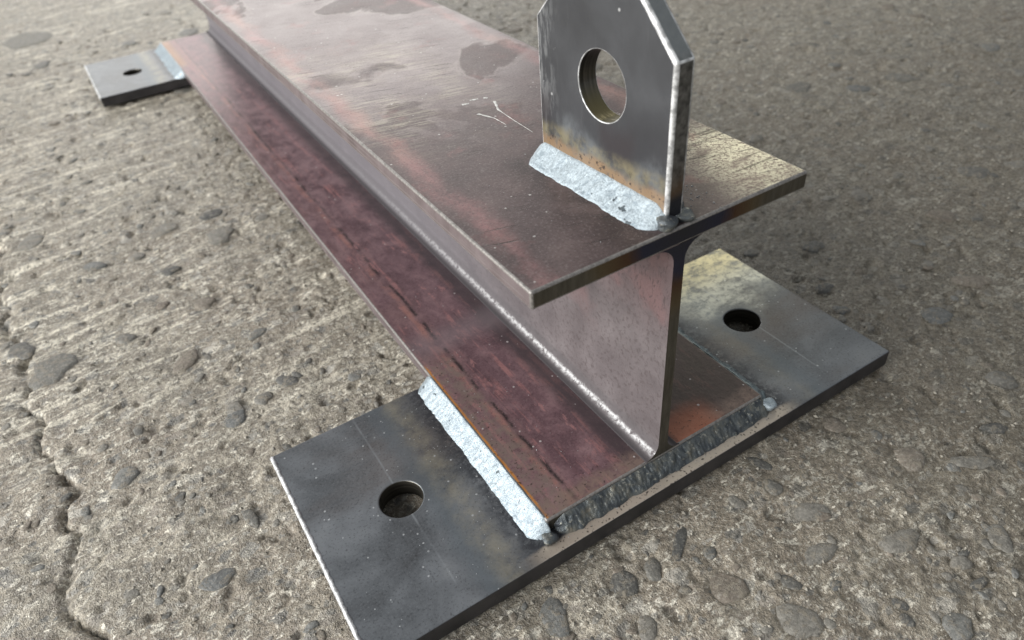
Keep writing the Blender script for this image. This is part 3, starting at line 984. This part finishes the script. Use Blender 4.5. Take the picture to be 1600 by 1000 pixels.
stone_mesh_cache = {}
for (x, y, l, w, a, kind, big, var) in STONES:
    v = srng.randrange(7) if var is None else var
    if (v, kind) not in stone_mesh_cache:
        vs_, fs = stone_mesh(100 + v, 10, 0.06 if v in (2, 5) else 0.0)
        me = bpy.data.meshes.new('stone')
        me.from_pydata(vs_, [], fs)
        me.polygons.foreach_set('use_smooth', [True] * len(me.polygons))
        me.materials.append(MAT[kind])
        stone_mesh_cache[(v, kind)] = me
    o = bpy.data.objects.new('stone', stone_mesh_cache[(v, kind)])
    C.objects.link(o)
    o.parent = floor
    hgt = min(0.0030, 0.16 * min(l, w) + 0.0008) * big
    top = -0.0022 if not under_steel(x, y, l) else -0.0027
    o.location = (x, y, top)
    o.rotation_euler = (R(srng.uniform(-4, 4)), R(srng.uniform(-4, 4)), R(a))
    o.scale = (l, w, hgt)

# the smaller aggregate, thousands of pieces: one mass
av, af, am = [], [], []
agg_kinds = ['st_dark', 'st_grey', 'st_brown', 'st_blue']
shapes = [stone_mesh(300 + k, 7, 0.08) for k in range(9)]
made = 0
while made < 1900:
    d = 0.08 + 1.3 * srng.random() ** 1.2
    az = R(srng.uniform(-24, 92))
    x, y = -0.173 + d * math.sin(az), -0.174 + d * math.cos(az)
    l = (0.0024 + 0.0050 * srng.random() ** 1.6) * (0.75 + 0.9 * d)
    if under_steel(x, y, l * 0.6 + 0.001):
        continue
    made += 1
    w = l * srng.uniform(0.5, 0.95)
    t = srng.uniform(0, 6.28)
    z = floor_z(x, y) + 0.0001
    sv_, sf_ = shapes[srng.randrange(9)]
    b0 = len(av)
    hh_ = 0.0006 + 0.05 * w
    ct, st_ = math.cos(t), math.sin(t)
    for (px, py, pz) in sv_:
        px, py = px * l, py * w
        av.append((x + px * ct - py * st_, y + px * st_ + py * ct, z + pz * hh_))
    af += [tuple(b0 + i for i in f) for f in sf_]
    am += [srng.choices(range(4), (1.0, 4.5, 2.2, 2.0))[0]] * len(sf_)
agg = mesh_obj('stone_chips', av, af, [MAT[k] for k in agg_kinds], floor, smooth=True, mat_idx=am)
agg['kind'] = 'stuff'

# loose sand and grit lying on the floor: nobody could count it
gv, gf = [], []
oct_v = [(1, 0, 0), (0, 1, 0), (-1, 0, 0), (0, -1, 0), (0, 0, 1), (0, 0, -0.6)]
oct_f = [(0, 1, 4), (1, 2, 4), (2, 3, 4), (3, 0, 4), (1, 0, 5), (2, 1, 5), (3, 2, 5), (0, 3, 5)]
cnt = 0
while cnt < 5200:
    d = 0.08 + 1.2 * srng.random() ** 1.5
    az = R(srng.uniform(-20, 88))
    x, y = -0.173 + d * math.sin(az), -0.174 + d * math.cos(az)
    s = (0.00035 + 0.0011 * srng.random() ** 4) * (0.8 + 0.8 * d)
    if under_steel(x, y, s * 1.5):
        continue
    cnt += 1
    z = floor_z(x, y) + 0.3 * s
    t = srng.uniform(0, 6.28)
    e = srng.uniform(0.6, 1.0)
    b0 = len(gv)
    for (ox, oy, oz) in oct_v:
        ox, oy = ox * srng.uniform(0.7, 1.2), oy * e * srng.uniform(0.7, 1.2)
        gv.append((x + s * (ox * math.cos(t) - oy * math.sin(t)), y + s * (ox * math.sin(t) + oy * math.cos(t)), z + s * oz * 0.8))
    gf += [tuple(b0 + i for i in f) for f in oct_f]
grit = mesh_obj('loose_grit', gv, gf, [MAT['grit']])
grit['kind'] = 'stuff'
grit['label'] = 'fine pale sand and grit scattered over the concrete floor'
grit['category'] = 'grit'

# ------------------------------------------------------------------ the welded steel support
root = bpy.data.objects.new('steel_beam_support', None)
C.objects.link(root)
root['label'] = 'reddish brown steel I-beam with welded lifting lug and drilled base plates on concrete'
root['category'] = 'steel beam'


def flange(name, z0, z1, topmat):
    vs_ = [(x, y, z) for y in (0, LEN) for (x, z) in ((-HH, z0), (HH, z0), (HH, z1), (-HH, z1))]
    fs = [(0, 1, 5, 4), (1, 2, 6, 5), (2, 3, 7, 6), (3, 0, 4, 7), (0, 3, 2, 1), (4, 5, 6, 7)]
    o = mesh_obj(name, vs_, fs, [topmat, MAT['side'], MAT['saw'], MAT['worn']], root, mat_idx=[0, 1, 0, 1, 2, 2])
    bevel(o, 0.0011, 3, 3)
    return o


flange('top_flange', ZT - TF, ZT, MAT['top'])
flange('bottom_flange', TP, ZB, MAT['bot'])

# web with its four root radii, one closed section
sec = []
NS = 7


def arc(cx, cz, a0, a1):
    return [(cx + FR * math.cos(R(a0 + (a1 - a0) * k / NS)), cz + FR * math.sin(R(a0 + (a1 - a0) * k / NS))) for k in range(NS + 1)]


eps = 0.00012
sec += arc(TW / 2 + FR, ZB + FR - eps, 270, 180)
sec += arc(TW / 2 + FR, ZT - TF - FR + eps, 180, 90)
sec += arc(-TW / 2 - FR, ZT - TF - FR + eps, 90, 0)
sec += arc(-TW / 2 - FR, ZB + FR - eps, 0, -90)
ns = len(sec)
y0w, y1w = 0.0002, LEN - 0.0002
vs_ = [(x, y0w, z) for x, z in sec] + [(x, y1w, z) for x, z in sec]
fs = [(i, (i + 1) % ns, ns + (i + 1) % ns, ns + i) for i in range(ns)] + [tuple(range(ns - 1, -1, -1)), tuple(range(ns, 2 * ns))]
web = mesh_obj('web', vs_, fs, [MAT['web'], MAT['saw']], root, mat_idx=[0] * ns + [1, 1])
bm = bmesh.new()
bm.from_mesh(web.data)
bmesh.ops.recalc_face_normals(bm, faces=bm.faces[:])
bm.to_mesh(web.data)
bm.free()
for p in web.data.polygons:
    p.use_smooth = len(p.vertices) == 4
    
# sharp end edges for smooth shading
for e in web.data.edges:
    a, b = e.vertices
    if (a < ns) == (b < ns):
        e.use_edge_sharp = True

# base plates
HOLE_R = 0.0110
HX, HX2, HY = -0.1190, 0.1154, 0.0579


def base_plate(y0, y1, hy):
    o = holed_slab('base_plate', [(XL, y0), (XR, y0), (XR, y1), (XL, y1)], [(HX, hy, HOLE_R), (HX2, hy, HOLE_R)], TP,
                   [MAT['plate'], MAT['plate_edge'], MAT['bore2'], MAT['edge']], lambda c: Vector((c.x, c.y, c.z)), root)
    bevel(o, 0.0009, 2, 3 if False else -1)
    return o


bp = base_plate(YN, YF, HY)
bp2 = base_plate(Y2N, Y2F, 0.840)
# ground burr left along the sheared left edge of the near plate
for nm, y0, y1 in (('edge_burr', YN, YF), ('edge_burr', Y2N, Y2F)):
    vs_, fs = [], []
    n_ = 90
    for k in range(n_ + 1):
        y = y0 + 0.0006 + (y1 - y0 - 0.0012) * k / n_
        j = 0.00022 * math.sin(k * 1.7) + srng.uniform(-0.00018, 0.00018)
        vs_ += [(XL - 0.0004, y, TP - 0.0030 + j), (XL - 0.0006, y, TP - 0.0008), (XL + 0.0002, y, TP + 0.00025), (XL + 0.0017 + j, y, TP + 0.00012), (XL + 0.0012, y, TP - 0.0012)]
        if k:
            b0 = (k - 1) * 5
            fs += [(b0 + i, b0 + (i + 1) % 5, b0 + 5 + (i + 1) % 5, b0 + 5 + i) for i in range(5)]
    fs += [(4, 3, 2, 1, 0), tuple(n_ * 5 + i for i in range(5))]
    mesh_obj(nm, vs_, fs, [MAT['edge']], bp if y0 < 0.1 else bp2, smooth=True)

# lifting lug: chamfered plate with a round hole, standing along the web
rotz = Matrix.Rotation(LUG_YAW, 4, 'Z')


def lug_world(c):
    p = rotz @ Vector((c.z - LUG_T / 2, c.x - LUG_YC, 0))
    return Vector((p.x + LUG_X, p.y + LUG_YC, ZT + c.y))


LW, SH, TOPZ, CH = LUG_Y1, 0.0628, 0.0880, 0.0250
lug_outline = [(LUG_Y0, 0.0), (LUG_Y1, 0.0), (LUG_Y1, SH), (LUG_Y1 - CH, TOPZ), (LUG_Y0 + CH, TOPZ), (LUG_Y0, SH)]
lug = holed_slab('lifting_lug', lug_outline, [(0.0428, 0.0443, 0.0140)], LUG_T, [MAT['lug'], MAT['lug_edge'], MAT['bore'], MAT['edge']], lug_world, root, 64)
bw = lug.data.attributes.new('bevel_weight_edge', 'FLOAT', 'EDGE')
inv = rotz.inverted()
for e in lug.data.edges:
    p, q = (inv @ (lug.data.vertices[i].co - Vector((LUG_X, LUG_YC, 0))) for i in e.vertices)
    m = (p + q) / 2
    my, mz = m.y + LUG_YC, m.z - ZT
    if abs(p.x - q.x) > 1e-5:                      # across the thickness
        r_ = math.hypot(my - 0.0428, mz - 0.0443)
        bw.data[e.index].value = 0.0 if r_ < 0.02 else 0.35
        yy = my
        corner = min(math.hypot(my - a, mz - b) for a, b in lug_outline)
        if corner > 1e-4:
            bw.data[e.index].value = 0.0
    else:
        rp_ = math.hypot(p.y + LUG_YC - 0.0428, p.z - ZT - 0.0443)
        rq_ = math.hypot(q.y + LUG_YC - 0.0428, q.z - ZT - 0.0443)
        if abs(rp_ - 0.014) < 1e-4 and abs(rq_ - 0.014) < 1e-4:
            bw.data[e.index].value = 0.22
        elif rp_ > 0.0145 and rq_ > 0.0145:
            bw.data[e.index].value = 0.95 if my < 0.045 else 0.40
bvm = bevel(lug, 0.0016, 2, 3)
bvm.limit_method = 'WEIGHT'


# ------------------------------------------------------------------ weld beads
def bead(name, a, b, u, v, lu, lv, mat, rip=0.0, riplen=0.0025, rough=0.0003, bulge=0.22, seed=0, step=0.0006, ns=12, ends=(1, 1), wob=0.12):
    """fillet bead along a-b; u and v are the two leg directions"""
    a, b, u, v = Vector(a), Vector(b), Vector(u), Vector(v)
    L = (b - a).length
    n_ = max(8, int(L / step))
    t = np.linspace(0, 1, n_ + 1)
    s = np.linspace(-0.08, 1.08, ns + 1)
    T, S_ = np.meshgrid(t, s, indexing='ij')
    al = T * L
    r = np.ones_like(t)
    el = 0.006
    if ends[0]:
        r = np.minimum(r, np.sqrt(np.clip(t * L / el, 0, 1)) * 0.85 + 0.15)
    if ends[1]:
        r = np.minimum(r, np.sqrt(np.clip((1 - t) * L / el, 0, 1)) * 0.85 + 0.15)
    l1 = lu * r * (1 + wob * 2 * vnoise(t * L * 170, t * 0 + seed, seed) + wob * vnoise(t * L * 520, t * 0 + seed, seed + 3))
    l2 = lv * r * (1 + wob * vnoise(t * L * 190, t * 0 + 4.7, seed + 9))
    sc = np.clip(S_, 0, 1)
    U = l1[:, None] * (1 - sc)
    W = l2[:, None] * sc
    bl = bulge * 4 * sc * (1 - sc) * np.minimum(l1, l2)[:, None]
    # crescent ripples that trail behind in the middle of the bead
    ph = al / riplen + 0.9 * (2 * sc - 1) ** 2 + 1.3 * vnoise(al * 160, sc * 3, seed + 5) + 0.6 * vnoise(al * 420, sc * 5, seed + 6)
    saw = ph - np.floor(ph)
    rp = rip * (np.where(saw < 0.75, saw / 0.75, (1 - saw) / 0.25) - 0.5)
    nz = rough * (fbm(al, sc * l1.max() * 1.2, 420, 3, seed + 13, 0.6) * 2.2)
    edge = np.clip(np.minimum(sc, 1 - sc) * 6, 0.15, 1)
    off = bl + (rp + nz) * edge
    k = 1 / math.sqrt(2)
    U = U + off * k
    W = W + off * k
    low = S_ < 0
    hi = S_ > 1
    W = np.where(low, -0.0006, W)
    U = np.where(hi, -0.0006, U)
    d = (b - a) / L
    vs_ = []
    for i in range(n_ + 1):
        base = a + d * (t[i] * L)
        for j in range(ns + 1):
            vs_.append(base + u * float(U[i, j]) + v * float(W[i, j]))
    fs = []
    m = ns + 1
    for i in range(n_):
        for j in range(ns):
            fs.append((i * m + j, i * m + j + 1, (i + 1) * m + j + 1, (i + 1) * m + j))
    # root edge closes the section and both ends
    b0 = len(vs_)
    for i in range(n_ + 1):
        vs_.append(a + d * (t[i] * L) - u * 0.0006 - v * 0.0006)
    for i in range(n_):
        fs.append((i * m + ns, b0 + i, b0 + i + 1, (i + 1) * m + ns))
        fs.append((b0 + i, i * m, (i + 1) * m, b0 + i + 1))
    fs.append(tuple([b0] + list(range(ns, -1, -1))))
    fs.append(tuple([b0 + n_] + [n_ * m + j for j in range(ns + 1)]))
    me = bpy.data.meshes.new(name)
    me.from_pydata([tuple(q) for q in vs_], [], fs)
    bm = bmesh.new()
    bm.from_mesh(me)
    bmesh.ops.recalc_face_normals(bm, faces=bm.faces[:])
    bm.to_mesh(me)
    bm.free()
    me.polygons.foreach_set('use_smooth', [True] * len(me.polygons))
    me.materials.append(mat)
    o = bpy.data.objects.new(name, me)
    C.objects.link(o)
    o.parent = root
    return o


def lw(y, z=0.0, side=-1):
    """a point on the foot of the lug's side face"""
    q = rotz @ Vector((side * LUG_T / 2, y - LUG_YC, 0))
    return (q.x + LUG_X, q.y + LUG_YC, ZT + z)


ux = rotz @ Vector((-1, 0, 0))
b1 = bead('weld_bead', lw(0.0875), lw(0.0035), ux, (0, 0, 1), 0.0098, 0.0080, MAT['wb'], 0.00015, 0.0022, 0.00018, -0.03, 3, wob=0.05)
b1['label'] = 'bright flaky weld at the foot of the lug'
bead('weld_bead', lw(0.0855, 0, 1), lw(0.0060, 0, 1), -ux, (0, 0, 1), 0.0080, 0.0075, MAT['wd'], 0.0004, 0.0028, 0.0005, 0.2, 8)
b2 = bead('weld_bead', (-HH, 0.1262, TP), (-HH, -0.0030, TP), (-1, 0, 0), (0, 0, 1), 0.0092, TF + 0.0002, MAT['wb'], 0.00015, 0.0024, 0.00018, -0.03, 14, wob=0.05)
b2['label'] = 'bright white weld along the beam foot'
b3 = bead('weld_bead', (-0.0665, 0.0, TP), (0.0725, 0.0, TP), (0, -1, 0), (0, 0, 1), 0.0074, TF - 0.0012, MAT['wd'], 0.00050, 0.0020, 0.00045, 0.02, 25, wob=0.09)
b3['label'] = 'dark rippled weld across the beam end'
bead('weld_bead', (HH, 0.1250, TP), (HH, -0.001, TP), (1, 0, 0), (0, 0, 1), 0.0080, TF, MAT['wg'], 0.0005, 0.0024, 0.0005, 0.10, 31)
bead('weld_bead', (-HH, 0.9100, TP), (-HH, 0.7700, TP), (-1, 0, 0), (0, 0, 1), 0.0105, TF + 0.0003, MAT['wb'], 0.0003, 0.003, 0.0004, 0.0, 44, step=0.0015)


def blob(name, loc, r, mat, parent, seed, sq=0.7):
    bm = bmesh.new()
    bmesh.ops.create_icosphere(bm, subdivisions=3, radius=1.0)
    rr = random.Random(seed)
    o1, o2, o3 = (rr.uniform(0, 9) for _ in range(3))
    for v in bm.verts:
        c = v.co
        k = 1 + 0.12 * math.sin(3 * c.x + o1) + 0.10 * math.sin(4 * c.y + o2) + 0.08 * math.sin(5 * c.z + 2 * c.x + o3)
        # shallow crater on the crown
        k *= 1 - 0.22 * max(0, c.z - 0.55) / 0.45
        v.co = Vector((c.x * k * r, c.y * k * r, c.z * k * r * sq)) + Vector(loc)
    for f in bm.faces:
        f.smooth = True
    me = bpy.data.meshes.new(name)
    bm.to_mesh(me)
    bm.free()
    me.materials.append(mat)
    o = bpy.data.objects.new(name, me)
    C.objects.link(o)
    o.parent = parent
    return o


blob('weld_crater', lw(0.0035, 0.0022), 0.0046, MAT['wd'], root, 2)
blob('weld_crater', lw(0.0040, 0.0010, 1), 0.0042, MAT['wd'], root, 5)
blob('weld_crater', (-HH - 0.0012, -0.0042, TP + 0.0016), 0.0036, MAT['wd'], root, 9)
blob('weld_crater', (HH + 0.0025, -0.0030, TP + 0.0022), 0.0040, MAT['wb'], root, 12)

# chalk strokes on the top flange
for pts in ([(-0.0085, 0.1612), (-0.0048, 0.1600)], [(-0.0025, 0.1634), (0.0022, 0.1622)], [(0.0050, 0.1614), (0.0068, 0.1598)],
            [(0.0072, 0.1535), (0.0030, 0.1425), (0.0022, 0.1260), (0.0018, 0.1080)],
            [(-0.0078, 0.1452), (-0.0040, 0.1350), (-0.0036, 0.1240)]):
    vs_, fs = [], []
    fine_pts = []
    for (p, q) in zip(pts[:-1], pts[1:]):
        for k in range(8):
            f = k / 8
            fine_pts.append((p[0] + (q[0] - p[0]) * f, p[1] + (q[1] - p[1]) * f))
    fine_pts.append(pts[-1])
    n_ = len(fine_pts)
    for k, (x, y) in enumerate(fine_pts):
        f = k / (n_ - 1)
        w = (0.0009 if n_ < 10 else 0.0010 * (1 - f) ** 1.6 + 0.00012) * srng.uniform(0.35, 1.3)
        q = fine_pts[min(k + 1, n_ - 1)]
        p = fine_pts[max(k - 1, 0)]
        dx, dy = q[0] - p[0], q[1] - p[1]
        dl = math.hypot(dx, dy)
        px, py = -dy / dl * w, dx / dl * w
        vs_ += [(x + px, y + py, ZT + 0.00006), (x, y, ZT + 0.00022), (x - px, y - py, ZT + 0.00006)]
        if k:
            b0 = 3 * (k - 1)
            fs += [(b0, b0 + 1, b0 + 4, b0 + 3), (b0 + 1, b0 + 2, b0 + 5, b0 + 4)]
    mesh_obj('chalk_mark', vs_, fs, [MAT['chalk']], root, smooth=True)

# weld spatter: hundreds of tiny beads round the welds
sv, sf = [], []


def spat(x, y, z, r):
    b0 = len(sv)
    for (ox, oy, oz) in oct_v:
        sv.append((x + ox * r, y + oy * r, z + oz * r * 0.8))
    sf.extend(tuple(b0 + i for i in f) for f in oct_f)


for k in range(420):
    q = srng.random()
    r = 0.00012 + 0.00028 * srng.random() ** 3
    if q < 0.35:
        spat(-HH - 0.010 - abs(srng.gauss(0, 0.020)), srng.uniform(0, 0.12), TP, r)
    elif q < 0.55:
        spat(-HH + abs(srng.gauss(0, 0.02)), srng.uniform(0.005, 0.13), ZB, r)
    elif q < 0.75:
        spat(srng.gauss(-0.005, 0.03), srng.uniform(0.003, 0.11), ZT, r)
    elif q < 0.88:
        spat(srng.gauss(0.018, 0.004), abs(srng.gauss(0.014, 0.008)), ZT, r * 1.7)
    else:
        spat(srng.uniform(-0.07, 0.07), YN + 0.0015 + abs(srng.gauss(0, 0.003)), TP, r)
sp_o = mesh_obj('weld_spatter', sv, sf, [MAT['spatter']], root, smooth=True)
sp_o['kind'] = 'stuff'
